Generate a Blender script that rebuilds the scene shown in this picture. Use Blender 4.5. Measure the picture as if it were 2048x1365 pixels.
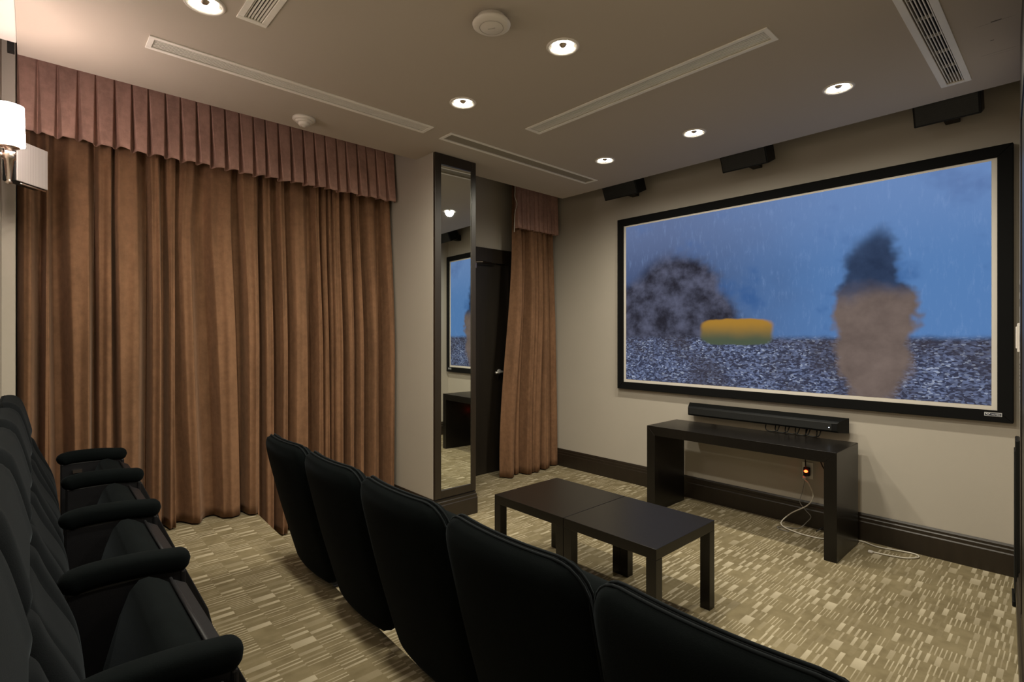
import bpy, bmesh, math, random
from mathutils import Vector, Matrix
from mathutils.geometry import delaunay_2d_cdt
random.seed(7)
for o in list(bpy.data.objects): bpy.data.objects.remove(o)
sc = bpy.context.scene
COL = sc.collection
R = math.radians

# ------------------------------------------------------------------ camera, world, exposure
F_PX, YAW, HZ, CAM_H = 1043.7, 47.4, 672.0, 1.40
cd = bpy.data.cameras.new('camera'); cam = bpy.data.objects.new('camera', cd); COL.objects.link(cam)
cam.location = (0, 0, CAM_H)
cam.rotation_euler = (R(90), 0, R(YAW - 90))
cd.sensor_width = 36; cd.lens = 36 * F_PX / 2048; cd.clip_start = .005
cd.shift_y = -(682.5 - HZ) / 2048
sc.camera = cam
w = bpy.data.worlds.new('world'); sc.world = w; w.use_nodes = True
w.node_tree.nodes['Background'].inputs[0].default_value = (.02, .018, .016, 1)
w.node_tree.nodes['Background'].inputs[1].default_value = .2
vs = sc.view_settings
vs.view_transform = 'Standard'; vs.look = 'None'; vs.gamma = 1; vs.use_curve_mapping = False
vs.exposure = 0.0

# light levels (each lamp is placed by its own builder further down)
DOWN_W = 64.0
DOWN_COL = (1.0, .93, .76)
SCONCE_W = 13.0
SCONCE_COL = (1.0, .78, .70)

# main dimensions (metres): X runs to the screen wall, Y to the curtains
XW, YD, XB = 4.20, 4.06, -.115           # screen wall, door wall, back wall
ZC, ZU = 2.76, 3.02                      # hung ceiling, slab above it
XE, YE = 3.87, 3.47                      # edges of the hung ceiling
PZ = .20                                 # platform height
RS = .0702                               # the entry-side wall runs at a slight angle
def yr(x): return .235 - (XW - x) * RS   # entry-side wall
def xs(y): return 1.09 + (y - 2.9) * .04 # platform edge

# ------------------------------------------------------------------ helpers
def lin(c):
    return tuple(((v/255)/12.92 if v/255 <= .04045 else (((v/255)+.055)/1.055)**2.4) for v in c)
def link(o, parent=None):
    COL.objects.link(o)
    if parent: o.parent = parent
    return o
def tag(o, label=None, cat=None, group=None, kind=None):
    if label: o['label'] = label
    if cat: o['category'] = cat
    if group: o['group'] = group
    if kind: o['kind'] = kind
    return o
def obj(name, bm, mat, parent=None, smooth=False, bevel=0, seg=2):
    me = bpy.data.meshes.new(name)
    bmesh.ops.recalc_face_normals(bm, faces=bm.faces[:])
    bm.to_mesh(me); bm.free()
    me.materials.append(mat)
    if smooth:
        for p in me.polygons: p.use_smooth = True
    o = bpy.data.objects.new(name, me); link(o, parent)
    if bevel:
        b = o.modifiers.new('bevel', 'BEVEL'); b.width = bevel; b.segments = seg; b.limit_method = 'ANGLE'
    return o
def empty(name, loc=(0,0,0), rz=0):
    o = bpy.data.objects.new(name, None); o.location = loc; o.rotation_euler = (0,0,rz)
    o.empty_display_size = .1
    return link(o)
def thing(name, label, cat, loc=(0,0,0), rz=0, group=None):
    return tag(empty(name, loc, rz), label, cat, group)
def copy_tree(o, parent=None):
    c = o.copy(); COL.objects.link(c); c.parent = parent
    for ch in o.children: copy_tree(ch, c)
    return c
def box(bm, x0, x1, y0, y1, z0, z1, M=None):
    vs = [bm.verts.new((x, y, z)) for x in (x0, x1) for y in (y0, y1) for z in (z0, z1)]
    for f in ((0,1,3,2),(4,6,7,5),(0,4,5,1),(2,3,7,6),(0,2,6,4),(1,5,7,3)):
        bm.faces.new([vs[i] for i in f])
    if M is not None:
        for v in vs: v.co = M @ v.co
    return bm
def boxo(name, mat, parent, *a, bevel=0, M=None):
    return obj(name, box(bmesh.new(), *a, M=M), mat, parent, bevel=bevel)
def prism(bm, pts, z0, z1):
    """polygon in XY between two heights"""
    lo = [bm.verts.new((x, y, z0)) for x, y in pts]; hi = [bm.verts.new((x, y, z1)) for x, y in pts]
    bm.faces.new(lo); bm.faces.new(hi[::-1]); n = len(pts)
    for i in range(n): bm.faces.new((lo[i], lo[(i+1) % n], hi[(i+1) % n], hi[i]))
    return bm
def extrude_y(bm, poly, y0, y1, r=0.0, n=5):
    """closed XZ polygon swept along Y, its ends rounded by r"""
    cx = sum(p[0] for p in poly)/len(poly); cz = sum(p[1] for p in poly)/len(poly)
    st = []
    if r:
        for k in range(n+1):
            a = math.pi/2*k/n; st.append((y0 + r*(1-math.sin(a)), r*(1-math.cos(a))))
        st = [(y0 + r*(1-math.cos(math.pi/2*k/n)), r*(1-math.sin(math.pi/2*k/n))) for k in range(n+1)]
        st += [(y0+y1-y, s) for y, s in st[::-1]]
    else: st = [(y0, 0), (y1, 0)]
    rings = []
    for y, s in st:
        ring = []
        for x, z in poly:
            d = math.hypot(x-cx, z-cz); f = max(0.05, 1 - s/max(d, 1e-6))
            ring.append(bm.verts.new((cx+(x-cx)*f, y, cz+(z-cz)*f)))
        rings.append(ring)
    m = len(poly)
    for a, b in zip(rings, rings[1:]):
        for i in range(m): bm.faces.new((a[i], a[(i+1) % m], b[(i+1) % m], b[i]))
    bm.faces.new(rings[0]); bm.faces.new(rings[-1][::-1])
    return bm
def catmull(P, n=8):
    P = [Vector(p) for p in P]; Q = [P[0]*2-P[1]] + P + [P[-1]*2-P[-2]]; out = []
    for i in range(1, len(Q)-2):
        for k in range(n):
            t = k/n; a, b, c, d = Q[i-1:i+3]
            out.append(.5*((2*b)+(c-a)*t+(2*a-5*b+4*c-d)*t*t+(3*b-a-3*c+d)*t**3))
    return out + [P[-1]]
def tube(bm, pts, r, seg=8, closed=False, ry=None, power=2, ends=None):
    """round or superelliptic section along a line; ends = rounding length"""
    pts = [Vector(p) for p in pts]; n = len(pts); rings = []
    L = [0]
    for a, b in zip(pts, pts[1:]): L.append(L[-1]+(b-a).length)
    for i, p in enumerate(pts):
        if closed: t = (pts[(i+1) % n]-pts[i-1]).normalized()
        else: t = (pts[min(i+1, n-1)]-pts[max(i-1, 0)]).normalized()
        up = Vector((0,0,1)) if abs(t.z) < .95 else Vector((1,0,0))
        s = t.cross(up).normalized(); u = s.cross(t)
        f = 1.0
        if ends:
            d = min(L[i], L[-1]-L[i])
            if d < ends: f = max(.06, math.sqrt(max(0, 1-(1-d/ends)**2)))
        ring = []
        for k in range(seg):
            a = 2*math.pi*k/seg; c, sn = math.cos(a), math.sin(a)
            c = math.copysign(abs(c)**(2/power), c); sn = math.copysign(abs(sn)**(2/power), sn)
            ring.append(bm.verts.new(p + s*(c*r*f) + u*(sn*(ry or r)*f)))
        rings.append(ring)
    m = n if closed else n-1
    for i in range(m):
        a, b = rings[i], rings[(i+1) % n]
        for k in range(seg): bm.faces.new((a[k], a[(k+1) % seg], b[(k+1) % seg], b[k]))
    if not closed: bm.faces.new(rings[0][::-1]); bm.faces.new(rings[-1])
    return bm
def lathe(bm, prof, cx, cy, seg=32, cap=True):
    rings = [[bm.verts.new((cx+r*math.cos(2*math.pi*k/seg), cy+r*math.sin(2*math.pi*k/seg), z)) for k in range(seg)] for r, z in prof]
    for a, b in zip(rings, rings[1:]):
        for k in range(seg): bm.faces.new((a[k], a[(k+1) % seg], b[(k+1) % seg], b[k]))
    if cap:
        bm.faces.new(rings[0]); bm.faces.new(rings[-1][::-1])
    return bm

# ------------------------------------------------------------------ materials
class NT:
    def __init__(s, name):
        s.m = bpy.data.materials.new(name); s.m.use_nodes = True; s.t = s.m.node_tree
        s.b = s.t.nodes['Principled BSDF']; s.out = s.t.nodes['Material Output']
    def n(s, kind, **kw):
        x = s.t.nodes.new(kind)
        for k, v in kw.items(): setattr(x, k, v)
        return x
    def put(s, sock, v):
        if hasattr(v, 'is_output') or isinstance(v, bpy.types.NodeSocket): s.t.links.new(v, sock)
        elif isinstance(v, (tuple, list)): sock.default_value = (*v, 1) if len(v) == 3 and sock.type == 'RGBA' else v
        else: sock.default_value = v
    def math(s, op, a, b=0, c=0, clamp=False):
        x = s.n('ShaderNodeMath', operation=op, use_clamp=clamp)
        for i, v in enumerate((a, b, c)): s.put(x.inputs[i], v)
        return x.outputs[0]
    def mix(s, f, a, b, blend='MIX'):
        x = s.n('ShaderNodeMix', data_type='RGBA', blend_type=blend)
        s.put(x.inputs[0], f); s.put(x.inputs[6], a); s.put(x.inputs[7], b)
        return x.outputs[2]
    def coord(s, which='Object'):
        return s.n('ShaderNodeTexCoord').outputs[which]
    def pos(s): return s.n('ShaderNodeNewGeometry').outputs['Position']
    def sep(s, v):
        x = s.n('ShaderNodeSeparateXYZ'); s.put(x.inputs[0], v); return x.outputs
    def comb(s, a, b, c):
        x = s.n('ShaderNodeCombineXYZ')
        for i, v in enumerate((a, b, c)): s.put(x.inputs[i], v)
        return x.outputs[0]
    def noise(s, scale, detail=3, vec=None, rough=.5):
        x = s.n('ShaderNodeTexNoise'); x.inputs['Scale'].default_value = scale
        x.inputs['Detail'].default_value = detail; x.inputs['Roughness'].default_value = rough
        if vec is not None: s.put(x.inputs['Vector'], vec)
        return x.outputs['Fac']
    def white(s, vec):
        x = s.n('ShaderNodeTexWhiteNoise', noise_dimensions='3D'); s.put(x.inputs['Vector'], vec); return x.outputs['Value']
    def ramp(s, f, a, b):      # smooth 0..1 between a and b
        x = s.n('ShaderNodeMapRange', interpolation_type='SMOOTHSTEP')
        s.put(x.inputs[0], f); x.inputs[1].default_value = a; x.inputs[2].default_value = b
        return x.outputs[0]
    def bump(s, h, strength=.2, dist=.01):
        x = s.n('ShaderNodeBump'); x.inputs['Strength'].default_value = strength; x.inputs['Distance'].default_value = dist
        s.put(x.inputs['Height'], h); s.put(s.b.inputs['Normal'], x.outputs[0])
def mat(name, col, rough=.6, metal=0, var=.12, vscale=6, bump=0, bscale=200, sheen=0, spec=.5, stretch=None, emit=None, estr=0):
    t = NT(name); v = t.pos()
    if stretch:
        mp = t.n('ShaderNodeMapping'); mp.inputs['Scale'].default_value = stretch; t.put(mp.inputs['Vector'], v); v = mp.outputs[0]
    f = t.noise(vscale, 4, v)
    t.put(t.b.inputs['Base Color'], t.mix(f, tuple(c*(1-var) for c in col), tuple(min(1, c*(1+var)) for c in col)))
    t.b.inputs['Roughness'].default_value = rough; t.b.inputs['Metallic'].default_value = metal
    t.b.inputs['Specular IOR Level'].default_value = spec
    if sheen:
        t.b.inputs['Sheen Weight'].default_value = sheen; t.b.inputs['Sheen Roughness'].default_value = .35
        t.b.inputs['Sheen Tint'].default_value = (.55, .65, .75, 1)
    if bump: t.bump(t.noise(bscale, 2, v), bump, .004)
    if emit:
        t.b.inputs['Emission Color'].default_value = (*emit, 1); t.b.inputs['Emission Strength'].default_value = estr
    return t.m

WALL = mat('wall_paint', (.43, .39, .335), .75, var=.05, vscale=2, bump=.08, bscale=300, spec=.25)
def ceiling_mat():
    t = NT('ceiling_paint'); x, y, z = t.sep(t.pos()); f = t.noise(1.2, 4, t.pos())
    c = t.mix(f, (.48, .425, .365), (.52, .46, .395))
    wob = t.math('MULTIPLY', t.math('SUBTRACT', t.noise(30, 2, t.pos()), .5), .006)
    def scratch(x0, y0, hl, hw, amt, c):      # old scuffs near the return grille
        a = t.math('SUBTRACT', 1, t.ramp(t.math('ABSOLUTE', t.math('ADD', t.math('SUBTRACT', x, x0), wob)), hw*.4, hw))
        b = t.math('SUBTRACT', 1, t.ramp(t.math('ABSOLUTE', t.math('SUBTRACT', y, y0)), hl*.7, hl))
        return t.mix(t.math('MULTIPLY', t.math('MULTIPLY', a, b), amt), c, (.05, .04, .03))
    c = scratch(3.059, .243, .020, .006, .9, c); c = scratch(3.066, .25, .07, .0025, .4, c)
    c = scratch(3.25, .272, .007, .005, .8, c); c = scratch(3.40, .26, .075, .0028, .35, c); c = scratch(3.425, .25, .05, .002, .3, c)
    t.put(t.b.inputs['Base Color'], c); t.b.inputs['Roughness'].default_value = .8; t.b.inputs['Specular IOR Level'].default_value = .2
    return t.m
CEIL = ceiling_mat()
DARKW = mat('dark_stained_wood', (.020, .014, .009), .38, var=.35, vscale=5, stretch=(6, 6, 1), bump=.05, bscale=60)
ESPR = mat('espresso_laminate', (.0062, .0050, .0040), .30, var=.25, vscale=7, stretch=(1, 9, 1), spec=.36)
BLACKP = mat('black_plastic', (.0035, .0038, .0036), .45, var=.1, spec=.25)
BLACKM = mat('black_velvet_masking', (.006, .006, .006), .9, var=.1, spec=.1)
DOORW = mat('dark_door_veneer', (.017, .013, .009), .42, var=.3, vscale=4, stretch=(8, 8, .8))
WHITEP = mat('white_plastic', (.72, .67, .62), .45, var=.03)
WHITEM = mat('white_enamel', (.80, .75, .70), .45, var=.03)
VENTM = mat('vent_enamel', (.90, .87, .82), .5, var=.04)
CHROME = mat('chrome', (.75, .72, .68), .18, 1, var=.03)
SATIN = mat('satin_chrome', (.80, .78, .74), .35, .55, var=.03)
NICKEL = mat('brushed_nickel', (.62, .52, .46), .28, 1, var=.08, vscale=40)
DUCT = mat('dark_duct', (.006, .006, .006), .9, var=.1)
VELVET = mat('black_seat_velvet', (.0026, .0037, .0040), .9, var=.3, vscale=14, bump=.12, bscale=420, sheen=.025, spec=.04)
VELV2 = mat('charcoal_seat_velvet', (.0042, .0051, .0060), .9, var=.3, vscale=10, bump=.12, bscale=420, sheen=.06, spec=.06)
PIPING = mat('seat_piping', (.004, .0055, .0065), .85, var=.2, vscale=30, sheen=.05, spec=.1)
SEATP = mat('black_seat_plastic', (.007, .007, .0085), .5, var=.1, bump=.1, bscale=500, spec=.22)
CABW = mat('white_cable', (.62, .58, .50), .5, var=.05)
CABG = mat('grey_cable', (.22, .21, .19), .5, var=.05)
PAPER = mat('notice_paper', (.62, .60, .56), .8, var=.03)
INK = mat('black_ink', (.02, .02, .02), .8, var=.05)
SCRW = mat('screen_fabric', (.62, .58, .53), .85, var=.02, spec=.1)

def curtain_mat(name, col, rough=.85):
    t = NT(name); v = t.pos()
    mp = t.n('ShaderNodeMapping'); mp.inputs['Scale'].default_value = (5, 5, 1.1); t.put(mp.inputs['Vector'], v)
    a = t.noise(2.2, 5, mp.outputs[0], .65); b = t.noise(26, 4, v, .7)
    f = t.math('ADD', t.math('MULTIPLY', a, .6), t.math('MULTIPLY', b, .4))
    f = t.ramp(f, .32, .68)
    t.put(t.b.inputs['Base Color'], t.mix(f, tuple(c*.74 for c in col), tuple(c*1.2 for c in col)))
    t.b.inputs['Roughness'].default_value = rough; t.b.inputs['Specular IOR Level'].default_value = .15
    t.b.inputs['Sheen Weight'].default_value = .18; t.b.inputs['Sheen Roughness'].default_value = .4
    t.b.inputs['Sheen Tint'].default_value = (.9, .62, .45, 1)
    t.bump(b, .12, .003)
    return t.m
DRAPE = curtain_mat('brown_velvet_drape', (.192, .102, .056))
VALAN = curtain_mat('mauve_brown_valance', (.38, .225, .185))

def carpet():
    t = NT('patterned_carpet'); x, y, z = t.sep(t.pos())
    Lc, P, N, K = .0905, .472, 18.0, .80
    c = t.math('FLOOR', t.math('DIVIDE', t.math('SUBTRACT', x, .645), Lc))
    m5 = t.math('FLOORED_MODULO', c, 5.0)
    h = t.white(t.comb(m5, 3.3, 1.7))
    par = t.math('FLOORED_MODULO', c, 2.0)
    off = t.math('ADD', t.math('MULTIPLY', par, .5), t.math('MULTIPLY', t.math('GREATER_THAN', m5, 1.5), t.math('MULTIPLY', h, .45)))
    ph = t.math('ADD', t.math('DIVIDE', t.math('SUBTRACT', y, 2.287-P/2*0), P), off)
    kk = t.math('MULTIPLY', t.math('ADD', .62, t.math('MULTIPLY', h, .38)), -K/(2*math.pi))
    warp = t.math('ADD', ph, t.math('MULTIPLY', t.math('SINE', t.math('MULTIPLY', ph, 2*math.pi)), kk))
    v = t.math('ADD', t.math('MULTIPLY', warp, N), .25)
    j = t.math('FLOOR', v); fr = t.math('FRACT', v)
    hj = t.white(t.comb(c, j, 5.1))
    duty = t.math('ADD', .40, t.math('MULTIPLY', t.math('COSINE', t.math('MULTIPLY', ph, 2*math.pi)), .11))
    ln = t.math('MULTIPLY', t.ramp(fr, .02, .06), t.math('SUBTRACT', 1, t.ramp(t.math('SUBTRACT', fr, duty), -.02, .02)))
    amp = t.ramp(hj, .10, .60)
    # the blocks fade towards one end
    fx = t.math('FRACT', t.math('DIVIDE', t.math('SUBTRACT', x, .645), Lc))
    fade = t.math('ADD', .55, t.math('MULTIPLY', fx, .45))
    s = t.math('MULTIPLY', t.math('MULTIPLY', ln, amp), fade)
    fine = t.noise(900, 2, t.pos()); big = t.noise(2.2, 3, t.pos()); mid = t.noise(14, 3, t.pos())
    tone = t.math('ADD', t.math('MULTIPLY', big, .5), t.math('MULTIPLY', mid, .5))
    base = t.mix(t.ramp(tone, .3, .7), (.165, .132, .074), (.250, .206, .122))
    light = (.47, .41, .295)
    colr = t.mix(s, base, light)
    colr = t.mix(t.math('MULTIPLY', t.math('SUBTRACT', fine, .5), 1.0, clamp=True), colr, (.06, .05, .03))
    t.put(t.b.inputs['Base Color'], colr)
    t.b.inputs['Roughness'].default_value = .95; t.b.inputs['Specular IOR Level'].default_value = .1
    t.bump(fine, .35, .004)
    return t.m
CARPET = carpet()

def picture():
    """plain blue storm scene thrown on the screen: soft masses of colour, no figures"""
    t = NT('projected_picture'); g = t.coord('Generated'); gx, gy, gz = t.sep(g)
    u = t.math('SUBTRACT', 1, gy); vv = gz
    uv = t.comb(u, t.math('MULTIPLY', vv, .58), 0)
    n1 = t.noise(5, 4, uv, .6); n2 = t.noise(16, 4, uv, .6)
    wob = t.math('MULTIPLY', t.math('SUBTRACT', n1, .5), .22)
    st = t.noise(10, 4, t.comb(t.math('MULTIPLY', u, 9), t.math('MULTIPLY', vv, 1.1), 2), .7)
    sky = t.mix(t.ramp(t.math('ADD', u, t.math('MULTIPLY', wob, 1.2)), .1, .85), lin((70, 84, 118)), lin((88, 128, 182)))
    sky = t.mix(t.math('MULTIPLY', t.ramp(st, .5, .85), .35), sky, lin((140, 168, 214)))
    sky = t.mix(t.math('MULTIPLY', t.ramp(n1, .52, .72), .7), sky, lin((46, 84, 140)))
    sky = t.mix(t.math('MULTIPLY', t.ramp(vv, .55, 1.0), .30), sky, lin((140, 160, 205)))
    def ell(cu, cv, ru, rv, k=1.0, soft=.35, tilt=0.0, pw=2.0):
        du = t.math('SUBTRACT', t.math('ADD', u, t.math('MULTIPLY', wob, k)), cu)
        dv = t.math('SUBTRACT', t.math('ADD', vv, t.math('MULTIPLY', wob, k)), cv)
        a = t.math('ABSOLUTE', t.math('DIVIDE', t.math('ADD', du, t.math('MULTIPLY', dv, tilt)), ru))
        b = t.math('ABSOLUTE', t.math('DIVIDE', dv, rv))
        d = t.math('ADD', t.math('POWER', a, pw), t.math('POWER', b, pw))
        return t.math('SUBTRACT', 1, t.ramp(d, 1-soft, 1+soft))
    rock = t.mix(t.ramp(n2, .3, .75), lin((40, 39, 48)), lin((92, 95, 116)))
    hill = t.math('MAXIMUM', ell(.20, .30, .22, .48, .8, .25), ell(.06, .34, .12, .30, .8, .25))
    c = t.mix(hill, sky, rock)
    ground = t.n('ShaderNodeTexVoronoi'); ground.inputs['Scale'].default_value = 150; t.put(ground.inputs['Vector'], t.comb(u, t.math('MULTIPLY', vv, 1.1), 0))
    gsep = t.n('ShaderNodeSeparateColor'); t.put(gsep.inputs[0], ground.outputs['Color'])
    gr = t.mix(t.ramp(gsep.outputs[0], .2, 1.0), lin((56, 60, 80)), lin((112, 124, 158)))
    gr = t.mix(t.math('MULTIPLY', t.ramp(gsep.outputs[1], .86, .99), .6), gr, lin((190, 202, 226)))
    gr = t.mix(t.math('MULTIPLY', t.ramp(n1, .4, .62), .65), gr, lin((62, 57, 62)))
    hor = t.math('ADD', .275, t.math('MULTIPLY', wob, .25))
    c = t.mix(t.math('SUBTRACT', 1, t.ramp(t.math('SUBTRACT', vv, hor), -.02, .02)), c, gr)
    och = t.mix(t.ramp(t.math('ADD', vv, t.math('MULTIPLY', wob, .3)), .25, .37), lin((78, 88, 70)), lin((168, 126, 52)))
    c = t.mix(ell(.405, .305, .115, .075, .25, .3, 0, 4.0), c, och)
    brn = t.mix(t.ramp(t.math('ADD', vv, wob), .42, .56), t.mix(n2, lin((84, 72, 68)), lin((132, 116, 108))), t.mix(n2, lin((30, 40, 62)), lin((62, 80, 112))))
    c = t.mix(ell(.775, .36, .085, .40, .8, .25), c, brn)
    e = t.n('ShaderNodeEmission'); t.put(e.inputs[0], c); e.inputs[1].default_value = .93
    t.t.links.new(e.outputs[0], t.out.inputs[0])
    return t.m
PICT = picture()
def emis(name, col, s):
    t = NT(name); e = t.n('ShaderNodeEmission'); e.inputs[0].default_value = (*col, 1); e.inputs[1].default_value = s
    t.t.links.new(e.outputs[0], t.out.inputs[0]); return t.m
LAMP = emis('downlight_lamp', (1.0, .93, .78), 9)
REDLED = emis('red_led', (1.0, .05, .01), 14)
WHLED = emis('white_led', (.8, .9, 1.0), 4)
def mirror_mat():
    t = NT('mirror_glass'); t.b.inputs['Base Color'].default_value = (.84, .87, .83, 1)
    t.b.inputs['Metallic'].default_value = 1; t.b.inputs['Roughness'].default_value = .015
    return t.m
MIRROR = mirror_mat()
def shade_mat():
    t = NT('lit_lamp_shade'); t.b.inputs['Base Color'].default_value = (.85, .80, .74, 1)
    t.b.inputs['Roughness'].default_value = .8
    t.b.inputs['Emission Color'].default_value = (1.0, .84, .77, 1); t.b.inputs['Emission Strength'].default_value = 42.0
    return t.m
SHADE = shade_mat()
def grille_mat():
    t = NT('ribbed_speaker_grille'); x, y, z = t.sep(t.coord('Object'))
    s = t.math('SINE', t.math('MULTIPLY', y, 2*math.pi/.005))
    t.put(t.b.inputs['Base Color'], t.mix(t.ramp(s, -.6, .6), (.24, .22, .21), (.48, .44, .42)))
    t.b.inputs['Roughness'].default_value = .55
    return t.m
GRILLE = grille_mat()
def perf_mat():
    t = NT('perforated_black_metal'); v = t.n('ShaderNodeTexVoronoi'); v.inputs['Scale'].default_value = 160; v.inputs['Randomness'].default_value = 0
    t.put(v.inputs['Vector'], t.pos())
    t.put(t.b.inputs['Base Color'], t.mix(t.ramp(v.outputs['Distance'], .3, .4), (.002, .002, .002), (.010, .011, .011)))
    t.b.inputs['Roughness'].default_value = .5
    return t.m
PERF = perf_mat()

# ------------------------------------------------------------------ room shell
def struct(name, bm, m, **k): return tag(obj(name, bm, m, **k), kind='structure')
struct('floor', prism(bmesh.new(), [(xs(-.4), -.4), (XW+.1, -.4), (XW+.1, YD+.1), (xs(YD+.1), YD+.1)], -.1, 0), CARPET)
struct('floor_platform', prism(bmesh.new(), [(XB-.1, -.4), (xs(-.4), -.4), (xs(YD+.1), YD+.1), (XB-.1, YD+.1)], -.1, PZ), CARPET, bevel=.012)
struct('wall_screen', box(bmesh.new(), XW, XW+.1, -.4, YD+.1, -.1, ZU), WALL)
bm = bmesh.new(); DX0, DX1, DZ = 2.80, 3.66, 2.14
box(bm, XB-.1, DX0-.005, YD, YD+.1, -.1, ZU); box(bm, DX1+.005, XW, YD, YD+.1, -.1, ZU); box(bm, DX0-.005, DX1+.005, YD, YD+.1, DZ+.005, ZU)
struct('wall_door_side', bm, WALL)
struct('wall_back', box(bmesh.new(), XB-.1, XB, -.4, YD+.1, -.1, ZU), WALL)
struct('wall_entry_side', prism(bmesh.new(), [(XB-.1, yr(XB-.1)), (XW+.02, yr(XW+.02)), (XW+.02, yr(XW)-.3), (XB-.1, yr(XB)-.3)], -.1, ZU), WALL)
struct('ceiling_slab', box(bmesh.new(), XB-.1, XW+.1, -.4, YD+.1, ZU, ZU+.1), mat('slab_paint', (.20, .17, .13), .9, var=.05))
struct('wall_stub', box(bmesh.new(), XB, -.064, 3.74, YD, 0, ZU), WALL)
PX0, PX1, PY = 2.185, 2.572, 3.24
struct('wall_pillar', box(bmesh.new(), PX0, PX1, PY, YD, 0, ZU), WALL)

# hung ceiling with openings for lamps and grilles
LIGHTS = [(3.267, 2.489), (3.264, 1.748), (3.256, .895), (1.851, 2.436), (1.838, 1.645), (1.845, .86), (.52, 2.425), (.52, 1.66), (.52, .86)]
RL = .066
VENTS = dict(A=(.39, 1.925, 2.84, 2.972), B=(2.378, 2.512, .93, 2.46), C=(2.06, 3.632, 2.842, 2.985), D=(2.42, 3.662, .385, .512), E=(.638, .758, 1.25, 2.426))
FR = .022
def vent_hole(v):
    f = FR if v not in 'DE' else (.028 if v == 'D' else .024)
    x0, x1, y0, y1 = VENTS[v]; return x0+f, x1-f, y0+f, y1-f
XC0 = -.052
outer = [(XC0, yr(XC0)), (XE, yr(XE)), (XE, YE), (XC0, YE)]
pts, faces = [Vector(p) for p in outer], [[0, 1, 2, 3]]
holes = []
for cx, cy in LIGHTS:
    n0 = len(pts); poly = [(cx+RL*math.cos(2*math.pi*k/28), cy+RL*math.sin(2*math.pi*k/28)) for k in range(28)]
    pts += [Vector(p) for p in poly]; faces.append(list(range(n0, n0+28))); holes.append(('c', cx, cy))
for v in VENTS:
    x0, x1, y0, y1 = vent_hole(v); n0 = len(pts)
    pts += [Vector(p) for p in ((x0, y0), (x1, y0), (x1, y1), (x0, y1))]; faces.append(list(range(n0, n0+4))); holes.append(('r', x0, x1, y0, y1))
res = delaunay_2d_cdt(pts, [], faces, 1, 1e-6)
bm = bmesh.new(); vv = [bm.verts.new((p.x, p.y, ZC)) for p in res[0]]
for f in res[2]:
    c = sum((res[0][i] for i in f), Vector((0, 0)))/len(f)
    ins = False
    for h in holes:
        if h[0] == 'c' and (c-Vector(h[1:])).length < RL*.997: ins = True
        if h[0] == 'r' and h[1] < c.x < h[2] and h[3] < c.y < h[4]: ins = True
    if not ins: bm.faces.new([vv[i] for i in f])
ed = [e for e in bm.edges if e.is_boundary]
r = bmesh.ops.extrude_edge_only(bm, edges=ed)
for g in r['geom']:
    if isinstance(g, bmesh.types.BMVert): g.co.z = ZC+.05
struct('ceiling', bm, CEIL)
struct('ceiling_back', prism(bmesh.new(), outer, ZC+.17, ZC+.18), CEIL)
bm = bmesh.new()
box(bm, XC0+.0005, XE-.0005, YE-.012, YE-.0005, ZC+.001, ZC+.17); box(bm, XE-.012, XE-.0005, yr(XE), YE-.012, ZC+.001, ZC+.17); box(bm, XC0+.0005, XC0+.012, yr(XC0), YE-.012, ZC+.001, ZC+.17)
struct('trim_1', bm, CEIL)
# white casing filling the slot along the back wall
cs = thing('ceiling_casing', 'long white casing between hung ceiling and back wall above the sconce', 'casing')
boxo('cover', WHITEM, cs, XB+.001, XC0-.0005, .1, 3.33, ZC-.006, ZC+.10, bevel=.004)
boxo('end_bracket', BLACKP, cs, -.085, -.060, 3.335, 3.37, ZC-.045, ZC+.01)
boxo('end_clip', WHITEP, cs, -.082, -.058, 3.33, 3.36, ZC+.005, ZC+.035)

# skirting boards: stepped profile
SKP = [(0, 0), (.020, 0), (.020, .125), (.016, .132), (.016, .152), (.010, .158), (.010, .172), (.004, .184), (0, .184)]
def skirting(name, a, b, nrm, z0=0, ends=(0, 0)):
    """profile swept from a to b, thickness along nrm"""
    bm = bmesh.new(); a, b, nrm = Vector(a), Vector(b), Vector(nrm); d = (b-a).normalized(); rings = []
    for p, e in ((a, -ends[0]), (b, ends[1])):
        rings.append([bm.verts.new((*(p + nrm*t + d*(t*e)), z0+z)) for t, z in SKP])
    n = len(SKP)
    for i in range(n): bm.faces.new((rings[0][i], rings[0][(i+1) % n], rings[1][(i+1) % n], rings[1][i]))
    bm.faces.new(rings[0]); bm.faces.new(rings[1][::-1])
    return struct(name, bm, DARKW)
skirting('baseboard_screen', (XW, yr(XW)), (XW, YD), (-1, 0))
skirting('baseboard_pillar', (PX0, PY), (PX0, YD), (-1, 0), ends=(1, 0))
skirting('baseboard_pillar_front', (PX0, PY), (PX1, PY), (0, -1), ends=(1, 1))
skirting('baseboard_pillar_side', (PX1, PY), (PX1, YD), (1, 0), ends=(1, 0))
skirting('baseboard_entry', (xs(0)+.01, yr(xs(0)+.01)), (XW, yr(XW)), (0, 1))

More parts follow.
